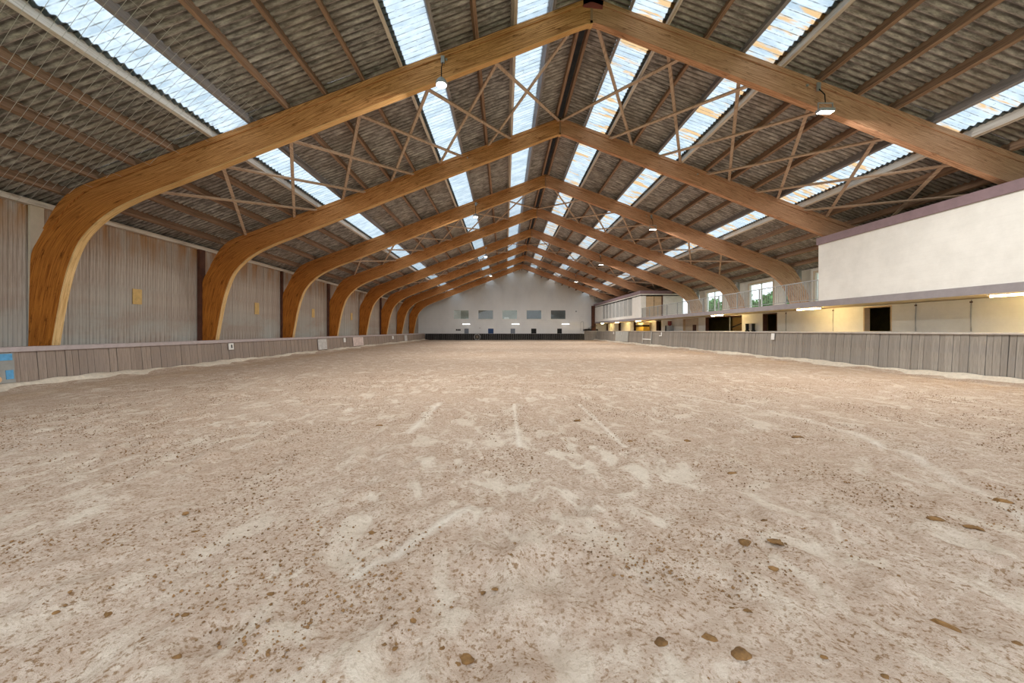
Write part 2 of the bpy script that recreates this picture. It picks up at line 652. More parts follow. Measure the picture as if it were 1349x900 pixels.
floor = tag(link('floor', me), 'pale tan riding sand covering the arena floor', kind='structure')


def sandz(x, y):
    i = min(max(int(round((x - xs[0]) / .07)), 0), nx - 1)
    j = min(max(int(np.searchsorted(ys, y)), 0), ny - 1)
    return float(GZ[i, j])


tag(MB().box((-13.6, Y_BACK, -.5), (18.5, 62.5, -.16)).obj('floor_slab', 'concrete'), kind='structure')
tag(MB().box((-120, -120, -.9), (140, 160, -.5)).obj('ground', 'grass'), kind='structure')

# ------------------------------------------------------------------ roof
ceiling = tag(empty('ceiling', (RX, 0, APEX)), 'pitched roof of corrugated sheets on timber purlins with skylight strips', kind='structure')
CP = Vector(ceiling.location)
SHEET_UP = .265


def sheet_mesh(name, length, wd, mat, flip):
    """corrugated strip: origin at its upper edge, middle of its length; runs down the slope"""
    n = int(round(length / .1765)) * 6
    v, f = [], []
    sgn = -1 if flip else 1
    for j in range(n + 1):
        y = -length / 2 + length * j / n
        c = .026 * math.cos(2 * math.pi * y / .1765)
        for t in ((0., wd + .04) if mat != 'sheet' else (-.05, wd + .05)):
            v.append((sgn * t, y, -SL * t + c - .012 * (t > 0)))
    for j in range(n):
        a = 2 * j
        f.append((a, a + 1, a + 3, a + 2) if not flip else (a, a + 2, a + 3, a + 1))
    me_ = bpy.data.meshes.new(name)
    me_.from_pydata(v, [], f)
    me_.materials.append(M[mat])
    for p in me_.polygons:
        p.use_smooth = True
    return me_


SKY_K = (1, 4, 9)
sheet_cache = {}
for (y0, y1) in SECTIONS:
    L = y1 - y0
    for side in (-1, 1):
        for kk in range(NK):
            sky = kk in SKY_K
            mat = ('skylight_amber' if side > 0 else 'skylight_clear') if sky else 'sheet'
            first = kk == 0
            key = (round(L, 2), side, mat, first)
            if key not in sheet_cache:
                sheet_cache[key] = sheet_mesh('skylight_sheet' if sky else 'roof_sheet', L, PS - (.2 if first else 0), mat, side < 0)
            x = RX + side * (PS * kk + (.2 if first else 0))
            o = link('skylight_sheet' if sky else 'roof_sheet', sheet_cache[key], ceiling,
                     Vector((x, (y0 + y1) / 2, ztop(x) + SHEET_UP + .03)) - CP)
            o.rotation_euler.y = side * random.uniform(-.001, .001)

# purlins: one timber per bay and line
pc = {}
for (y0, y1) in SECTIONS:
    L = y1 - y0
    for side in (-1, 1):
        for kk in range(0, NK + 1):
            x = RX + side * (PS * kk if kk else .17)
            mat = 'purlin_painted' if kk in (2, 5, 10) else ('purlin_grey' if kk in (1, 4, 9) else 'purlin_wood')
            deep = .33 if mat == 'purlin_grey' else .29
            key = (round(L, 2), mat)
            if key not in pc:
                mb = MB().box((-.045, -L / 2, 0), (.045, L / 2, deep))
                pc[key] = mb.mesh('purlin', mat)
            sag = random.uniform(-.012, .012)
            o = link('purlin', pc[key], ceiling, Vector((x, (y0 + y1) / 2 + .0, ztop(x) + .0 + sag)) - CP)
            o.rotation_euler = (random.uniform(-.002, .002), side * .353 * (1 if kk else 0), 0)
    # ridge capping
    MB().prism([(-.42, .17), (0, .36), (.42, .17), (.42, .20), (0, .40), (-.42, .20)], -L / 2, L / 2).obj('ridge_capping', 'ridge_dark', ceiling, (0, (y0 + y1) / 2, SHEET_UP - .10))

# crossing braces under the purlins
for i in (0, 2, 4, 6):
    ya, yb = FY[i] + .12, FY[i + 1] + .08
    for side in (-1, 1):
        for kk in (0, 2, 4, 6, 8, 10):
            xa, xb = RX + side * PS * kk, RX + side * PS * (kk + 3)
            for q, (p0, p1) in enumerate(((xa, xb), (xb, xa))):
                za, zb = ztop(p0) - .05 - .06 * q, ztop(p1) - .05 - .06 * q
                mb = MB().bar((0, 0, 0), (p1 - p0, yb - ya, zb - za), .10, .05, up=(side * SL, 0, 1))
                mb.obj('brace', 'brace_wood', ceiling, Vector((p0, ya, za)) - CP)

# ------------------------------------------------------------------ the eight timber arches
PXM = F0 / 500.0
inner_px = [(60, 504), (67.5, 455), (75, 410), (81.7, 377), (90, 347), (103, 318), (123, 295), (150, 275), (187, 257), (233, 239), (277, 222), (333, 200), (400, 174), (450, 154), (583, 103), (683, 65), (765, 33), (781, 30)]
outer_px = [(35, 504), (37, 455), (38, 410), (39, 370), (41, 335), (51, 314), (65, 289), (79, 267), (100, 249), (140, 233), (183, 217), (260, 189), (330, 163), (400, 137), (583, 69.3), (683, 32.3), (765, 2.1), (781, -3.7)]


def to_m(p):
    return np.array([(p[0] - 665) * PXM - RX, CAM_H + (435.5 - p[1]) * PXM])


def catmull(P, n):
    P = [P[0] * 2 - P[1]] + P + [P[-1] * 2 - P[-2]]
    out = []
    for a, b, c, d in zip(P, P[1:], P[2:], P[3:]):
        for j in range(n):
            t = j / n
            out.append(.5 * ((2 * b) + (-a + c) * t + (2 * a - 5 * b + 4 * c - d) * t * t + (-a + 3 * b - 3 * c + d) * t ** 3))
    out.append(P[-2])
    return out


inn = catmull([to_m(p) for p in inner_px], 4)
out_ = catmull([to_m(p) for p in outer_px], 4)
ulen = [0.]
for a, b in zip(range(len(inn) - 1), range(1, len(inn))):
    ca, cb = (inn[a] + out_[a]) / 2, (inn[b] + out_[b]) / 2
    ulen.append(ulen[-1] + float(np.linalg.norm(cb - ca)))


def band_mesh(name, mat, side, f0, f1, th, i0=0, i1=None, useed=0.):
    """solid strip between fractions f0..f1 of the arch depth (0 inner, 1 outer); UVs follow the member"""
    i1 = len(inn) if i1 is None else i1
    v, f, uvs = [], [], []
    for i in range(i0, i1):
        a, b = inn[i], out_[i]
        p, q = a + (b - a) * f0, a + (b - a) * f1
        for pt in (p, q):
            for y in (-th / 2, th / 2):
                v.append((-side * pt[0], y + .1, pt[1]))
    n = i1 - i0

    def uv_of(k):
        i = i0 + k // 4
        d = float(np.linalg.norm(out_[i] - inn[i]))
        fr_ = f0 if k % 4 < 2 else f1
        return (ulen[i] + useed, d * fr_)
    for i in range(n - 1):
        a = 4 * i
        f += [(a, a + 2, a + 6, a + 4), (a + 1, a + 5, a + 7, a + 3), (a, a + 4, a + 5, a + 1), (a + 2, a + 3, a + 7, a + 6)]
    f += [(0, 1, 3, 2), (4 * n - 4, 4 * n - 2, 4 * n - 1, 4 * n - 3)]
    me_ = bpy.data.meshes.new(name)
    me_.from_pydata(v, [], f)
    uvl = me_.uv_layers.new(name='UVMap')
    for p in me_.polygons:
        flat = abs(p.normal.y) < .5
        for li in p.loop_indices:
            k_ = me_.loops[li].vertex_index
            u_, v_ = uv_of(k_)
            if flat:
                v_ += v[k_][1] + .013
            uvl.data[li].uv = (u_, v_)
    bm = bmesh.new()
    bm.from_mesh(me_)
    bmesh.ops.recalc_face_normals(bm, faces=bm.faces)
    bm.to_mesh(me_)
    bm.free()
    me_.materials.append(M[mat])
    return me_


arch_words = ['nearest glued timber arch, spanning the top of the picture, red bracket at its peak',
              'second glued timber arch from the camera, its right end behind the white parapet',
              'third glued timber arch from the camera',
              'fourth glued timber arch, counted from the camera',
              'fifth glued timber arch, counted from the camera',
              'third from last glued timber arch towards the white gable wall',
              'last but one glued timber arch before the white gable wall',
              'smallest and farthest glued timber arch, just before the white gable wall']
for i, y in enumerate(FY):
    t = tag(empty('timber_arch', (RX, y, 0)), arch_words[i], 'arch', 'glued timber arches carrying the roof')
    for side in (-1, 1):
        mk = 'timber_honey' if side > 0 else 'timber_pale'
        link('arch_half', band_mesh('arch_half', mk, -side, 0, .785, .20, useed=i * 3.7 * 0 + 0), t)
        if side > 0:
            link('soffit_lit_strip', band_mesh('soffit_lit_strip', 'timber_soffit_lit', -side, -.035, -.002, .19), t)  # strip added along the left soffits, bounce light put into its paler colour
        link('top_layer', band_mesh('top_layer', mk, -side, .80, 1.0, .26, i0=22), t)
        link('outer_layer', band_mesh('outer_layer', mk, -side, .785, 1.0, .20, i0=0, i1=23), t)
    MB().box((-.035, -.012, 10.1), (.035, .212, 10.73)).obj('joint_strip', 'timber_pale', t)
    if i == 0:
        MB().prism([(-.24, 10.46), (.30, 10.40), (.34, 10.72), (0, 10.86), (-.24, 10.78)], -.03, .23).obj('ridge_bracket', 'dark_red', t)
    # small bolts where the lamp brackets and purlin cleats sit
    for bx in (-4.05, 6.0):
        bz = APEX - SL * abs(bx) - .25
        MB().tube([(bx, -.03, bz), (bx, 0.01, bz)], .035, 8).obj('bolt', 'steel', t)

# ------------------------------------------------------------------ left wall
WX = -13.36
wall_left = tag(empty('wall_left', (WX, 0, 0)), 'weathered upright board wall behind the left arch legs', kind='structure')
BW = .2
bm_board = MB().box((-.012, -BW / 2 + .004, 0), (.012, -.004, 5.1)).box((-.012, .004, 0), (.012, BW / 2 - .004, 5.1)).mesh('wall_board', 'wall_board')
yb = 8.0
while yb < Y_FAR - .05:
    link('wall_board', bm_board, wall_left, (random.uniform(-.009, .009), yb + BW / 2, 0))
    yb += BW
MB().box((-.16, Y_BACK, 0), (-.014, Y_FAR, 5.1)).obj('leak_backing', 'dark_brown', wall_left)  # sheet added behind the boards to stop light leaking through the joints
MB().box((-.02, Y_BACK, 0), (.02, 8.0, 4.98)).obj('wall_panel', 'wall_board', wall_left)
MB().box((-.12, Y_BACK, 4.97), (.16, Y_FAR, 5.12)).obj('wall_plate', 'purlin_painted', wall_left)
for i, y in enumerate(FY):
    if i in (1, 2, 3, 5):
        hw = .15 if i != 2 else .06
        MB().box((.03, y + .02 - hw, 0), (.15, y + .02 + hw, 4.97)).obj('wall_post', 'dark_brown', wall_left)
    elif i == 0:
        MB().box((.02, y + .04, 0), (.08, y + .36, 4.97)).obj('cover_board', 'tan_frame', wall_left)
for j, (py, pz, w_, h_) in enumerate(((13.76, 2.4, .34, .55), (20.4, 2.32, .34, .62), (26.4, 2.35, .36, .60), (33., 2.36, .38, .60))):
    nm = ('nearest', 'second nearest', 'third nearest', 'farthest')[j]
    tag(MB().box((-.01, -w_ / 2, 0), (.01, w_ / 2, h_)).obj('wall_plate_panel', 'ochre', None, (WX + .035, py, pz)),
        f'small ochre panel on the left board wall, {nm} of four', 'panel', 'ochre panels on the left wall')

# ------------------------------------------------------------------ kickboards
def kickboard(name, label, xf, xt, zt, y0, y1, mat, railmat, rail, widths):
    t = tag(empty(name, (xf, y0, 0)), label, 'kickboard')
    meshes = []
    sgn = 1 if xt > xf else -1
    for w_ in widths:
        mb = MB()
        th = .035
        p = [(0, -.14), (xt - xf, zt), (xt - xf + sgn * th, zt), (sgn * th, -.14)]
        mb.prism([(a, b) for a, b in p], -w_ / 2 + .006, w_ / 2 - .006)
        meshes.append((w_, mb.mesh('plank', mat)))
    y = 0.
    while y < y1 - y0:
        w_, me_ = random.choice(meshes)
        o = link('plank', me_, t, (sgn * random.uniform(0, .02), y + w_ / 2, 0))
        o.rotation_euler.x = random.uniform(-.006, .006)
        y += w_
    L = y1 - y0
    rb = MB()
    rx0, rx1 = (xt - xf) - sgn * .05, (xt - xf) + sgn * .24
    rb.box((rx0, 0, zt), (rx1, L, zt + rail))
    o = rb.obj('top_rail', railmat, t)
    bv = o.modifiers.new('bevel', 'BEVEL')
    bv.width = .02
    bv.segments = 2
    MB().box((xt - xf + sgn * .05, 0, -.14), (xt - xf + sgn * .12, L, zt)).obj('backing_rail', 'near_black', t)
    return t


kl = kickboard('kickboard', 'long brown plank kickboard with mauve top rail along the left side', -12.13, -12.22, .91, 7.0, 57.9, 'kick_brown', 'rail_mauve', .13, (.16, .19, .22))
kr = kickboard('kickboard', 'long grey plank kickboard below the gallery on the right side', 13.59, 13.69, 1.33, 8.2, 56.6, 'kick_grey', 'rail_grey', .06, (.15, .18, .22))
# far kickboard
t = tag(empty('kickboard', (0, 58.25, 0)), 'black plank kickboard across the foot of the white gable wall', 'kickboard')
fm = MB().box((-.16, -.02, -.14), (.16, .02, .94)).mesh('plank', 'kick_far')
x = -12.2
while x < 11.9:
    link('plank', fm, t, (x + .165, random.uniform(-.01, .01), 0))
    x += .33
MB().box((-12.2, -.05, .94), (11.95, .08, .985)).obj('top_rail', 'fascia', t)
# slanted corner at the far right
t = tag(empty('kickboard', (13.7, 56.9, 0)), 'short slanted corner of grey planks at the far right end', 'kickboard')
for j in range(7):
    a = (j + .5) / 7
    o = MB().box((-.13, -.02, -.14), (.13, .02, 1.33)).obj('plank', 'kick_grey', t, (-1.5 * a, 1.35 * a, 0))
    o.rotation_euler.z = -math.atan2(1.35, 1.5)
MB().bar((.05, 0, 1.36), (-1.5, 1.35, 1.36), .14, .06).obj('top_rail', 'rail_grey', t)

# pale sand lip along both kickboards
def sand_lip(xa, label, sgn):
    n = 260
    v, f = [], []
    for j in range(n + 1):
        y = 7.5 + (57.2 - 7.5) * (j / n) ** 1.4
        wd = .16 + .07 * math.sin(y * 1.7) + .04 * math.sin(y * 5.1 + 1)
        hg = .10 + .03 * math.sin(y * 1.1 + 2) + .015 * math.sin(y * 6.3)
        for q, (dx_, dz_) in enumerate(((-.03, hg), (.06, hg * .95), (wd * .8, hg * .55), (wd * 1.6, -.03))):
            v.append((xa - sgn * dx_, y, .06 + dz_ if q < 3 else .02))
    for j in range(n):
        for q in range(3):
            a = 4 * j + q
            f.append((a, a + 1, a + 5, a + 4))
    me_ = bpy.data.meshes.new('sand_bank')
    me_.from_pydata(v, [], f)
    me_.materials.append(M['sand_pale'])
    for p in me_.polygons:
        p.use_smooth = True
    tag(link('sand_bank', me_), label, 'sand', kind='stuff')


sand_lip(-12.10, 'pale bank of kicked up sand along the left kickboard', -1)
sand_lip(13.56, 'pale bank of kicked up sand along the right kickboard', 1)


# things on the left kickboard (boards lean: place them by height and depth)
def on_left(z, proud=.03):
    return -12.13 - .09 * (z + .14) / 1.05 + proud


def on_right(z, proud=.03):
    return 13.59 + .10 * (z + .14) / 1.47 - proud


def lean_panel(name, side, y0, y1, z0, z1, mat, parent=None, th=.02, proud=.03, origin=None):
    fn = on_left if side < 0 else on_right
    p = [(fn(z0, proud), z0), (fn(z1, proud), z1), (fn(z1, proud + th), z1), (fn(z0, proud + th), z0)]
    if origin is None:
        o_ = Vector((fn(z0, proud), (y0 + y1) / 2, z0)) if parent is None else Vector(parent.location)
    else:
        o_ = Vector(origin)
    mb = MB().prism([(a - o_.x, b - o_.z) for a, b in p], y0 - o_.y, y1 - o_.y)
    return mb.obj(name, mat, parent, o_ if parent is None else (0, 0, 0))


t = tag(empty('letter_board', (-12.12, 8.4, .1)), 'blue and grey board with an orange letter at the left picture edge', 'sign')
lean_panel('board', -1, 7.3, 9.40, .17, .90, 'panel_grey', t)
lean_panel('blue_band', -1, 7.3, 9.36, .72, .88, 'blue_paint', t, .012, .052)
lean_panel('blue_spot', -1, 9.22, 9.36, .26, .48, 'blue_paint', t, .012, .052)
cu = bpy.data.curves.new('letter', 'FONT')
cu.body = 'B'
cu.size = .45
cu.extrude = .006
tmp = bpy.data.objects.new('tmp', cu)
COL.objects.link(tmp)
bpy.context.view_layer.update()
lm_ = bpy.data.meshes.new_from_object(tmp)
bpy.data.objects.remove(tmp)
lm_.materials.clear()
lm_.materials.append(M['orange_paint'])
o = link('letter', lm_, t, (on_left(.2, .075) + 12.12, 8.88 - 8.4, .19 - .1))
o.rotation_euler = (math.pi / 2, 0, math.pi / 2)
o.rotation_euler = (Matrix.Rotation(-.085, 4, 'Y') @ Matrix.Rotation(math.pi / 2, 4, 'Z') @ Matrix.Rotation(math.pi / 2, 4, 'X')).to_euler()

t = tag(empty('letter_sign', (on_left(.62), 16.9, .62)), 'small white letter sign on the left kickboard below the second arch', 'sign')
lean_panel('sign_plate', -1, 16.72, 17.02, .60, .88, 'white_paint', t)
lean_panel('mark', -1, 16.86, 16.92, .67, .82, 'near_black', t, .008, .055)
tag(lean_panel('letter_sign', -1, 28.65, 29.0, .56, .88, 'white_paint'), 'narrow white sign on the left kickboard beside the fourth arch', 'sign')
tag(lean_panel('letter_sign', -1, 41.0, 41.5, .52, .86, 'white_paint'), 'farther small white sign on the left kickboard past the pink board', 'sign')
tag(lean_panel('banner', -1, 24.7, 25.9, .19, .88, 'banner_pale'), 'faded grey white poster board on the left kickboard by third arch', 'poster')
tag(lean_panel('banner', -1, 30.4, 32.6, .19, .90, 'banner_pink'), 'faded pink poster board on the left kickboard', 'poster')
tag(lean_panel('banner', -1, 46.0, 47.2, .19, .88, 'banner_pale'), 'pale strip board on the far part of the left kickboard', 'poster')
t = tag(empty('letter_sign', (on_right(1.0), 19.3, .98)), 'white rectangular sign at the top of the right kickboard, nearest one', 'sign')
lean_panel('sign_plate', 1, 19.2, 19.42, .98, 1.30, 'white_paint', t)
t = tag(empty('letter_sign', (on_right(.9), 33.1, .85)), 'white hooked letter sign on the right kickboard beside the white barred gate', 'sign')
lean_panel('stroke', 1, 32.95, 33.12, .95, 1.30, 'white_paint', t)
lean_panel('hook', 1, 33.12, 33.5, .95, 1.03, 'white_paint', t)
tag(lean_panel('letter_sign', 1, 44.2, 44.5, .95, 1.2, 'white_paint'), 'tiny white sign on the pale gate panel of the right kickboard', 'sign')
tag(lean_panel('letter_sign', 1, 47.4, 47.75, 1.0, 1.28, 'white_paint'), 'tiny white sign beyond the pale gate panel on the right kickboard', 'sign')
t = tag(empty('arena_gate', (on_right(.1), 44.3, .1)), 'pale grey gate panel set in the far right kickboard', 'gate')
for j in range(6):
    a = 41.9 + .8 * j
    lean_panel('gate_board', 1, a + .01, a + .79, .20, 1.32, 'gate_grey', t)
t = tag(empty('arena_gate', (on_right(.1), 36.4, .1)), 'plank gate with a white cross bar and white posts in the right kickboard', 'gate')
lean_panel('gate_bar', 1, 35.3, 37.4, .56, .66, 'white_paint', t, .03, .04)
lean_panel('gate_post', 1, 35.22, 35.34, .2, 1.32, 'gate_grey', t, .03, .03)
lean_panel('gate_post', 1, 37.36, 37.48, .2, 1.32, 'gate_grey', t, .03, .03)

# ------------------------------------------------------------------ right side: lower wall, slab, gallery
XW, XF, XB = 15.5, 13.70, 18.22
HZ0, HZ1 = 1.42, 2.46
hatches = [(15.2, 16.4), (21.6, 22.8), (24.8, 29.3), (30.4, 33.0), (37.6, 38.8), (42.2, 45.6), (50.6, 51.7), (57.0, 57.8)]
rb = MB()
for a, b, c, d in holes_rects(4.6, 58.4, -.16, 2.5, [(*h, HZ0, HZ1) for h in hatches]):
    rb.box((XW, a, c), (XW + .15, b, d))
wall_right = tag(rb.obj('wall_right', 'white_render'), kind='structure')
# rooms behind: back wall, and the slab on top
tag(MB().box((XB, Y_BACK, -.16), (XB + .2, 58.4, 2.72)).obj('wall_right_back', 'soffit_room'), kind='structure')
tag(MB().box((XF + .06, 4.6, 2.52), (XB, 58.4, 2.72)).obj('ceiling_gallery', 'cream'), kind='structure')
tag(MB().box((XF, 4.6, 2.49), (XF + .06, 58.4, 2.74)).obj('trim_1', 'fascia'), kind='structure')
sill = tag(MB().box((XW - .06, 4.6, HZ0 - .06), (XW, 58.4, HZ0 - .005)).obj('trim_2', 'white_paint'), kind='structure')
# hatch linings
for j, (a, b) in enumerate(hatches):
    t = tag(empty(f'window_{j + 1}', (XW + .07, (a + b) / 2, HZ0)), kind='structure')
    fm = 'tan_wood' if j in (0, 3) else 'dark_brown'
    hw = (b - a) / 2
    for yy in (-hw, hw - .05):
        MB().box((-.08, yy, 0), (.16, yy + .05, HZ1 - HZ0)).obj('jamb', fm, t)
    MB().box((-.08, -hw + .05, HZ1 - HZ0 - .05), (.16, hw - .05, HZ1 - HZ0)).obj('lintel', fm, t)
    if j == 3:
        MB().box((.12, -hw + .05, 0), (.14, hw - .05, HZ1 - HZ0 - .05)).obj('lit_room_board', 'tan_frame', t)  # tan board added in the opening, the lit room put into its colour
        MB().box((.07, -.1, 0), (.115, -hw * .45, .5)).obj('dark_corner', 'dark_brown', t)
    if j == 2:
        MB().box((1.6, -hw + .05, 0), (1.65, hw - .7, HZ1 - HZ0)).obj('inner_wall', 'ochre', t)
        MB().bar((.10, -.9, .25), (.10, -hw + .1, .55), .05, .09, up=(1, 0, 0)).obj('rail', 'near_black', t)
        MB().box((.10, -.62, 0), (.15, -.56, HZ1 - HZ0 - .05)).obj('mullion', 'steel_grey', t)
# conduits on the lower wall
for j, y in enumerate((12.6, 14.3, 17.9, 20.9)):
    nm = ('nearest', 'second', 'third', 'farthest')[j]
    t = tag(empty('conduit', (XW - .02, y, 1.42)), f'thin dark pipe on the white wall under the gallery, {nm} of four', 'pipe', 'pipes on the wall under the gallery')
    MB().tube([(0, 0, 0), (0, .01, .5), (0, -.01, 1.05)], .016, 6).obj('pipe', 'steel_grey', t)
    MB().box((-.015, -.03, .95), (.02, .03, 1.0)).obj('clip', 'dark_brown', t)
# tube lamps under the slab
for j, y in enumerate((10.4, 17.7, 25.3, 40.3, 47.8, 55.0)):
    nm = ('at the right picture edge', 'before the second arch', 'above the wide dark opening', 'above the yellow machine', 'by the narrow door under the grey blinds', 'farthest of the row')[j]
    t = tag(empty('tube_lamp', (14.15, y, 2.52)), f'glowing warm tube lamp under the gallery, {nm}', 'lamp', 'tube lamps under the gallery')
    hs = MB().box((-.06, -.7, -.05), (.06, .7, 0)).obj('lamp_housing', 'white_paint', t)
    MB().tube([(0, -.66, -.075), (0, .66, -.075)], .028, 8).obj('tube', 'tube_warm', hs)

# small things on the hatch sill and behind the boards
for j, y in enumerate((23.45, 24.05)):
    t = tag(empty('boot', (XW - .14, y, 1.36)), f'black boot shaped object on the sill beside the wide opening, {"right" if j == 0 else "left"} one', 'boot', 'black boots on the sill')
    MB().box((-.07, -.10, 0), (.07, .10, .12)).obj('foot', 'near_black', t)
    MB().tube([(0, .0, .1), (0, .0, .52)], [.085, .10], 8).obj('shaft', 'near_black', t)
t = tag(empty('fountain_unit', (XW - .25, 35.1, .9)), 'grey upright dispenser with dark top against wall under the gallery', 'dispenser')
MB().box((-.16, -.35, 0), (.16, .35, .98)).obj('body', 'steel_grey', t)
MB().box((-.17, .36, 0), (.17, .62, 1.0)).obj('side_panel', 'near_black', t)
MB().tube([(0, 0, .98), (0, 0, 1.05), (0, 0, 1.42)], [.05, .17, .17], 10).obj('bottle', 'dark_red', t)
t = tag(empty('yellow_machine', (XW - .55, 41.3, .0)), 'yellow machine with cream roof standing in front of an opening under gallery', 'machine')
MB().box((-.35, -1.3, .4), (.35, .9, 1.85)).obj('body', 'yellow_machine', t)
MB().box((-.37, -1.1, 1.85), (.37, .5, 2.05)).obj('windscreen', 'near_black', t)
MB().box((-.42, -1.3, 2.06), (.42, .8, 2.28)).obj('roof', 'cream', t)
MB().box((-.40, .9, .4), (.40, 2.0, 1.4)).obj('front', 'tan_wood', t)
for a in (-.9, 1.2):
    MB().tube([(-.42, a, .38), (.42, a, .38)], .40, 14).obj('wheel', 'near_black', t)

# gallery: near parapet and far room
t = tag(empty('wall_gallery_parapet', (XF, 4.6, 2.74)), 'white rendered parapet with purple coping above the gallery edge', kind='structure')
MB().box((.02, 0, -.0), (.20, 12.0, 2.44)).obj('render', 'white_render', t)
MB().box((-.05, 0, 2.44), (.26, 12.03, 2.74)).obj('coping', 'coping', t)
MB().box((.20, 11.82, 0), (4.3, 12.0, 2.2)).obj('return_wall', 'white_render', t)

t = tag(empty('wall_gallery_room', (XF, 38.3, 2.74)), 'white gallery room with slatted grey windows at the far right', kind='structure')
L = 58.3 - 38.3
PW = (53.4 - 40.9) / 8
rb = MB()
for a, b, c, d in holes_rects(0, L, 0, 2.42, [(2.6, 2.6 + PW * 8, .32, 2.2)]):
    rb.box((.02, a, c), (.18, b, d))
rb.obj('render', 'white_paint', t)
MB().box((-.05, -.05, 2.42), (.22, L, 2.74)).obj('coping', 'coping', t)
eb = MB()
for a, b, c, d in holes_rects(.18, 4.2, 0, 2.42, [(.55, 2.2, 0, 2.2)]):
    eb.box((a, 0, c), (b, .15, d))
eb.obj('end_wall', 'white_paint', t)
MB().box((.22, -.05, 2.42), (3.2, .16, 2.74)).obj('end_coping', 'coping', t)
for a in (.57, 1.40):
    MB().box((a, .03, 0), (a + .78, .08, 2.16)).obj('door_leaf', 'tan_wood', t)
MB().box((2.12, -.03, 0), (2.24, .02, 2.25)).obj('door_frame', 'dark_brown', t)
for j in range(8):
    a = 2.6 + PW * j
    o = MB().box((.08, a + .05, .34), (.11, a + PW - .05, 2.18)).obj('blind_room_panel', 'pane_grey', t)
    MB().box((.03, a - .04, .32), (.15, a + .04, 2.2)).obj('mullion', 'window_white', t)
MB().box((.02, 0, 2.2), (4.2, L, 2.3)).obj('room_ceiling', 'soffit_room', t)
# dark brown end post and stair beyond the room
t = tag(empty('stair', (12.9, 57.2, 0)), 'dark stair with brown post and thin loop handrail in the far right corner', 'stair')
MB().box((.35, .55, 1.41), (.95, .9, 5.2)).obj('post', 'dark_brown', t)
for j in range(5):
    MB().box((-.9 + .38 * j, .2, 1.45 + .17 * j), (-.45 + .38 * j, 1.1, 1.52 + .17 * j)).obj('step', 'near_black', t)
MB().box((-.9, .95, 1.42), (1.4, 1.1, 1.66)).obj('stringer', 'near_black', t)
MB().tube([(-1.35, .6, 1.42), (-1.35, .6, 2.65), (-1.2, .6, 2.8), (-.95, .6, 2.8), (-.9, .6, 2.65), (-.9, .6, 1.5)], .03, 6).obj('handrail', 'steel_grey', t)

# railing
t = tag(empty('gallery_railing', (XF + .12, 16.65, 2.72)), 'grey steel railing with thin upright bars along the gallery', 'railing')
L = 38.25 - 16.65
MB().box((-.025, 0, .94), (.025, L, .98)).obj('top_rail', 'steel_grey', t)
MB().box((-.015, 0, .09), (.015, L, .12)).obj('bottom_rail', 'steel_grey', t)
pm = MB().box((-.025, -.025, 0), (.025, .025, .94)).mesh('post', 'steel_grey')
for j in range(12):
    link('post', pm, t, (0, .05 + j * (L - .1) / 11, 0))
bmh = MB().box((-.008, -.008, .12), (.008, .008, .94)).mesh('baluster', 'steel')
nb = int(L / .13)
for j in range(nb):
    link('baluster', bmh, t, (0, (j + .5) * L / nb, 0))

# gallery back wall with windows
wins = []
for i in range(1, 5):
    yc = FY[i] + 4.45
    wins.append((yc - 1.25, yc + 1.25))
wins2 = [(16.9, 18.6)] + [(FY[i] + .95, FY[i] + 2.2) for i in range(2, 5)] + wins
rb = MB()
for a, b, c, d in holes_rects(4.6, 58.4, 2.72, 5.12, [(h[0], h[1], 2.9, 4.85) for h in wins2]):
    rb.box((XB, a, c), (XB + .2, b, d))
tag(rb.obj('wall_gallery_back', 'white_paint'), kind='structure')
for j, (a, b) in enumerate(wins2):
    t = tag(empty(f'window_{len(hatches) + j + 1}', (XB, (a + b) / 2, 2.9)), kind='structure')
    hw = (b - a) / 2
    H_ = 1.95
    for yy in (-hw, hw - .07, -.035):
        MB().box((.04, yy, 0), (.11, yy + .07, H_)).obj('window_frame', 'window_white', t)
    for zz_ in (0, H_ - .07):
        MB().box((.04, -hw + .07, zz_), (.11, hw - .07, zz_ + .07)).obj('window_frame', 'window_white', t)
    for yy in (-hw + .07, .035):
        MB().box((.07, yy, .07), (.078, yy + hw - .105, H_ - .07)).obj('pane', 'glass', t)
    if j > 3:
        for yy in (-hw - .12, hw):
            MB().box((-.03, yy, 0), (-.002, yy + .12, H_ + .1)).obj('casing', 'tan_frame', t)
        MB().box((-.03, -hw, H_), (-.002, hw, H_ + .1)).obj('casing', 'tan_frame', t)
pm = MB().box((-.09, -.09, 0), (.09, .09, 2.4)).mesh('gallery_post', 'steel_grey')
names = ['behind the near parapet end', 'beside the third arch leg', 'beside the fourth arch leg', 'beside the fifth arch leg']
for i in range(2, 5):
    tag(link('gallery_post', pm, None, (17.75, FY[i] + .32, 2.72)), f'grey steel post on the gallery {names[i - 1]}', 'post', 'posts on the gallery')

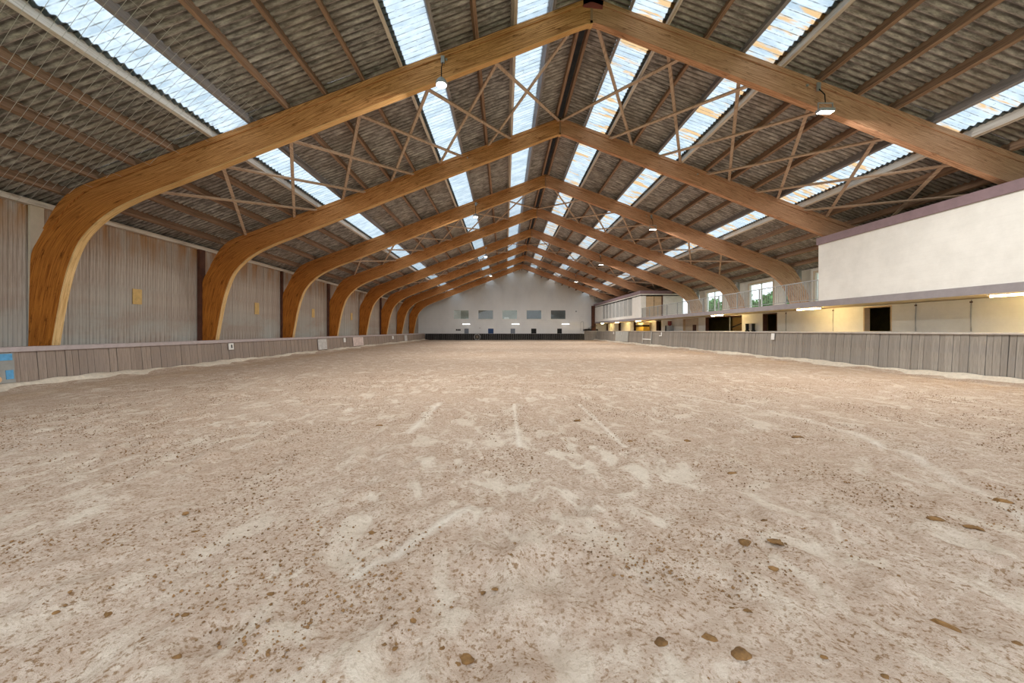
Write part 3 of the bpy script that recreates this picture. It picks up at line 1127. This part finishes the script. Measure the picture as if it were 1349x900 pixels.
# trees outside the gallery windows
def tree(loc, r, h, label):
    t = tag(empty('tree', loc), label, 'tree', 'trees outside the gallery windows')
    MB().tube([(0, 0, 0), (.05, .1, h * .4), (0, 0, h * .75)], [.2, .15, .08], 8).obj('trunk', 'bark', t)
    rg = np.random.default_rng(int(loc[1] * 10))
    n = 2600
    d = rg.normal(size=(n, 3))
    d /= np.linalg.norm(d, axis=1)[:, None]
    rad = r * rg.random(n) ** .4 * (1 + .3 * np.sin(d[:, 0] * 5) * np.sin(d[:, 1] * 4 + 1))
    c = d * rad[:, None] * np.array([1, 1, .95]) + np.array([0, 0, h * .68])
    a1 = rg.normal(size=(n, 3)) * .17
    a2 = rg.normal(size=(n, 3)) * .17
    v = np.concatenate([c - a1, c + a2, c + a1, c - a2], 1).reshape(-1, 3)
    me_ = bpy.data.meshes.new('foliage')
    me_.from_pydata(v.tolist(), [], [(4 * q, 4 * q + 1, 4 * q + 2, 4 * q + 3) for q in range(n)])
    me_.materials.append(M['foliage'])
    tag(link('foliage', me_, t), kind='stuff')


for j, (x_, y_, r_) in enumerate(((26.5, 36.0, 1.7), (29.0, 46.5, 2.0), (31.0, 57.0, 2.2))):
    tree((x_, y_, -.5), r_, 6.2, f'leafy green tree outside the gallery windows, {("nearest", "middle", "farthest")[j]} of three')

# ------------------------------------------------------------------ far gable wall
WINX = [-6.72, -2.95, .75, 4.50, 8.25]
WZ0, WZ1 = 3.22, 4.62
hat = [((540 + px / 5.19 - 665) * .1172, hw, mt) for px, hw, mt in ((387, .33, 'hatch_slate'), (553, .42, 'hatch_blue'), (704, .34, 'hatch_slate'), (847, .40, 'near_black'), (1023, .36, 'near_black'))]
holes = [(x - 1.19, x + 1.19, WZ0, WZ1) for x in WINX] + [(x - hw, x + hw, .95, 1.74) for x, hw, _ in hat]
rb = MB()
for a, b, c, d in holes_rects(-13.5, 18.3, -.16, 4.9, holes):
    rb.box((a, Y_FAR, c), (b, Y_FAR + .2, d))
rb.prism([(-13.5, 4.9), (-13.5, ztop(-13.5) + .34), (RX, APEX + .34), (18.3, ztop(18.3) + .34), (18.3, 4.9)], Y_FAR, Y_FAR + .2)
tag(rb.obj('wall_far', 'far_render'), kind='structure')
nw = len(hatches) + len(wins2)
wm = ['pane_light', 'pane_warm', 'pane_light', 'pane_dark', 'pane_dark']
for j, x in enumerate(WINX):
    t = tag(empty(f'window_{nw + j + 1}', (x, Y_FAR, WZ0)), kind='structure')
    MB().box((-1.19, .06, 0), (1.19, .065, 1.4)).obj('pane', 'glass', t)
    MB().box((-1.3, -.10, -.09), (1.3, .03, -.01)).obj('window_sill', 'white_paint', t)
    for xx in (-1.19, 1.13):
        MB().box((xx, .03, 0), (xx + .06, .10, 1.4)).obj('window_frame', 'window_white', t)
    MB().box((-1.13, .03, 1.34), (1.13, .10, 1.4)).obj('window_frame', 'window_white', t)
    MB().box((-1.19, .30, 0), (1.19, .32, 1.4)).obj('blind_room_panel', wm[j], t)  # panel in place of the room behind, its dim light put into the tone
    if j == 0:
        MB().box((-1.13, .22, 0), (-.1, .24, 1.3)).obj('lit_room_half', 'white_paint', t)  # white sheet added, the lit half of the room put into its colour
    if j in (2,):
        MB().box((-.85, .18, .02), (-.1, .24, .28)).obj('notice', 'white_paint', t)
for j, (x, hw, mt) in enumerate(hat):
    t = tag(empty(f'door_{j + 1}', (x, Y_FAR, .95)), kind='structure')
    MB().box((-hw, .05, 0), (hw, .09, .79)).obj('leaf', mt, t)  # near-black ones fill open hatches, the dark room's shade put into the colour
    if mt == 'hatch_slate':
        for xx in (-.12, .10):
            MB().box((xx * 1.0, .02, 0), (xx + .03, .05, .79)).obj('bar', 'steel_grey', t)
for j, px in enumerate((385, 722, 1063)):
    x = (540 + px / 5.19 - 665) * .1172
    t = tag(empty('tube_lamp', (x, Y_FAR, 2.42)), f'lit white tube lamp on the gable wall below the windows, {("left", "middle", "right")[j]} one', 'lamp', 'tube lamps on the gable wall')
    hs = MB().box((-.6, -.08, -.07), (.6, -.001, .07)).obj('lamp_housing', 'white_paint', t)
    MB().tube([(-.56, -.10, 0), (.56, -.10, 0)], .035, 8).obj('tube', 'tube_cool', hs)
t = tag(empty('wall_vent', ((540 + 331 / 5.19 - 665) * .1172, Y_FAR, 1.42)), 'small dark vent low on the gable wall at left', 'vent')
for j in range(3):
    MB().box((-.36 + .25 * j, -.04, 0), (-.15 + .25 * j, -.001, .24)).obj('louvre', 'near_black', t)
tag(MB().tube([(0, -.06, 0), (0, 0, 0)], .12, 10).obj('wall_fitting', 'steel_grey', None, (11.0, Y_FAR, 4.4)), 'small round grey fitting high on the gable wall at right', 'fitting')
tag(MB().box((-.06, -.05, 0), (.06, 0, .12)).obj('wall_socket', 'steel_grey', None, (-3.85, Y_FAR, 1.78)), 'tiny grey socket on the gable wall above the metal ring', 'socket')
t = tag(empty('metal_ring', (-4.2, 57.9, .0)), 'round metal wheel leaning on the black boards below gable wall', 'wheel')
ring = [(.46 * math.cos(a), .02 * math.sin(a), .46 + .46 * math.sin(a)) for a in np.linspace(0, 2 * math.pi, 25)]
MB().tube(ring, .05, 6, False).obj('rim', 'steel', t)
for a in (0, 1.05, 2.1):
    MB().bar((.44 * math.cos(a), 0, .46 + .44 * math.sin(a)), (-.44 * math.cos(a), 0, .46 - .44 * math.sin(a)), .03, .03).obj('spoke', 'tan_frame', t)
tag(MB().tube([(0, 0, 0), (0, 0, .04), (0, 0, .2)], [.05, .06, .07], 10).obj('feed_cup', 'white_paint', None, (-1.65, 58.265, .985)), 'small white cup on the black boards below blue hatch', 'cup')

# ------------------------------------------------------------------ lamps on the arches
def flood(i, x, label, kind_):
    y = FY[i] - .28
    zb = APEX - SL * abs(x - RX) - .55
    z = zb - .55 if kind_ == 'round' else zb - .50
    t = tag(empty('arch_lamp', (x, y, z)), label, 'lamp', 'lamps hanging from the arches')
    if kind_ == 'round':
        hd = MB().tube([(0, 0, .0), (0, 0, .05), (0, 0, .13), (0, 0, .2)], [.155, .16, .12, .05], 16).obj('lamp_head', 'steel_grey', t, smooth=False)
        MB().tube([(0, 0, -.012), (0, 0, -.001)], .135, 16).obj('lens', 'lamp_white', hd)
        MB().tube([(0, 0, .2), (0, .02, .5), (0, .20, .75), (0, .235, .8)], .014, 6).obj('cable', 'near_black', t)
        MB().box((-.05, .2, .75), (.05, .24, .95)).obj('bracket', 'steel', t)
    else:
        hd = MB().box((-.2, -.09, 0), (.2, .09, .08)).obj('lamp_head', 'steel_grey', t)
        MB().box((-.18, -.075, -.012), (.18, .075, -.001)).obj('lens', 'lamp_white', hd)
        for sx in (-.205, .185):
            MB().box((sx, -.015, .0), (sx + .02, .015, .24)).obj('yoke', 'steel', t)
        MB().box((-.205, -.015, .24), (.205, .015, .262)).obj('yoke', 'steel', t)
        MB().tube([(0, 0, .25), (0, .02, .5), (0, .20, .75), (0, .235, .78)], .014, 6).obj('cable', 'near_black', t)
        MB().box((-.05, .2, .72), (.05, .24, .95)).obj('bracket', 'steel', t)
    ld = bpy.data.lights.new('lamp_light', 'AREA')
    ld.shape = 'DISK'
    ld.size = .3
    ld.energy = LAMP_W
    ld.color = (1, .96, .89)
    lo = bpy.data.objects.new('lamp_light', ld)
    COL.objects.link(lo)
    lo.parent = t
    lo.location = (0, 0, -.03)


ords = {0: 'nearest arch', 2: 'third arch', 4: 'fifth arch', 6: 'last but one arch'}
for i in (0, 2, 4, 6):
    flood(i, -1.72, f'glowing round lamp hung left of the ridge on the {ords[i]}', 'round')
    flood(i, 8.70, f'glowing oblong lamp hung right of the ridge on the {ords[i]}', 'oblong')

# ------------------------------------------------------------------ bird net below the roof at upper left
nb = MB()
def npt(x, y):
    return (x, y, ztop(x) - .18 - .05 * math.sin((x + 13) * .8))


for j in range(44):
    y0 = 5.2 + .19 * j
    xa, xb = -13.1, -6.4
    pts = []
    for q in range(7):
        x = xa + (xb - xa) * q / 6
        y = y0 - .42 * (x - xa)
        if 4.2 < y < 10.5:
            pts.append(npt(x, y))
    if len(pts) > 1:
        nb.tube(pts, .0035, 3, False)
for j in range(9):
    x = -13.0 + .8 * j
    nb.tube([npt(x, 4.4), npt(x, 7.4), npt(x, 10.5)], .003, 3, False)
tag(nb.obj('bird_net', 'wire'), 'fine wire bird net slung under the roof at the upper left', 'net')

# ------------------------------------------------------------------ clods and crumbs on the sand
def lump(seed, flat=.6):
    rg = np.random.default_rng(seed)
    bm = bmesh.new()
    bmesh.ops.create_icosphere(bm, subdivisions=2, radius=1)
    k0 = rg.normal(size=(5, 3)) * 2.2
    p0 = rg.random(5) * 6
    for v in bm.verts:
        d = np.array(v.co)
        f_ = 1 + .16 * float(np.sin(k0 @ d + p0).sum()) + .25 * (rg.random() - .5)
        v.co *= max(.35, f_)
        v.co.x *= 1.15
        v.co.z *= flat
    me_ = bpy.data.meshes.new('clod')
    bm.to_mesh(me_)
    bm.free()
    me_.materials.append(M['clod'])
    return me_


lumps = [lump(s_, .45) for s_ in range(4)]
clod_px = [(1245, 822, 26), (975, 868, 20), (980, 722, 15), (1022, 720, 14), (1320, 660, 16), (1232, 688, 14), (1018, 752, 12), (1008, 688, 9), (935, 846, 16), (870, 852, 14),
           (74, 811, 8), (142, 807, 9), (245, 813, 9), (232, 872, 10), (615, 862, 18), (470, 872, 9), (545, 826, 9), (357, 786, 7), (636, 775, 7), (652, 776, 7),
           (1085, 872, 8), (1340, 855, 10), (1165, 898, 10), (1282, 704, 14), (490, 703, 9), (258, 700, 8), (245, 678, 9), (965, 624, 10), (188, 846, 10), (580, 856, 12),
           (600, 870, 12), (985, 812, 8), (965, 805, 9), (700, 870, 8), (520, 858, 7), (1050, 575, 10), (830, 582, 6), (760, 555, 8), (905, 580, 8), (500, 560, 7)]
for j, (px, py, wpx) in enumerate(clod_px):
    y = 500 * CAM_H / (py - 435.5)
    x = (px - 665) * y / 500
    r = wpx * y / 500 / 2
    o = link('sand_clod', lumps[j % 4], None, (x, y, sandz(x, y) + r * .12))
    o.scale = (r, r * .8, r * .75)
    o.rotation_euler.z = random.uniform(-.5, .5)
    where = ('lower right foreground' if px > 850 and py > 780 else 'right foreground' if px > 850 and py > 640 else 'lower left foreground' if px < 400 and py > 740
             else 'middle distance' if py < 640 else 'bottom centre foreground' if py > 740 else 'left middle ground')
    tag(o, f'dark brown damp clod on the sand in the {where}', 'clod', f'dark clods in the {where}')

n = 26000
cx = RNG.uniform(-9, 10, n * 6)
cy = 1.3 + 11 * RNG.random(n * 6) ** 2.3
keep = (vnoise(cx, cy, .8, 21) + .6 * vnoise(cx, cy, .25, 22) + .25 * (RNG.random(n * 6) - .5)) > .13
keep &= np.abs(cx) < 1.5 * cy + .5
cx, cy = cx[keep][:n], cy[keep][:n]
n = len(cx)
ci = np.clip(np.round((cx - xs[0]) / .07).astype(int), 0, nx - 1)
cj = np.clip(np.searchsorted(ys, cy), 0, ny - 1)
cz = GZ[ci, cj]
rr_ = .0025 + .009 * RNG.random(n) ** 2.4
octv = np.array([(1, 0, 0), (0, 1, 0), (-1, 0, 0), (0, -1, 0), (0, 0, .8), (0, 0, -.8)])
V = octv[None] * rr_[:, None, None] * RNG.uniform(.6, 1.4, (n, 6, 1)) + np.stack([cx, cy, cz + rr_ * .3], -1)[:, None]
ft = np.array([(0, 1, 4), (1, 2, 4), (2, 3, 4), (3, 0, 4), (1, 0, 5), (2, 1, 5), (3, 2, 5), (0, 3, 5)])
Fc = (ft[None] + 6 * np.arange(n)[:, None, None]).reshape(-1, 3)
me = bpy.data.meshes.new('sand_crumbs')
me.from_pydata(V.reshape(-1, 3).tolist(), [], Fc.tolist())
me.materials.append(M['crumb'])
tag(link('sand_crumbs', me), 'small brown crumbs strewn over the near sand', 'sand', kind='stuff')
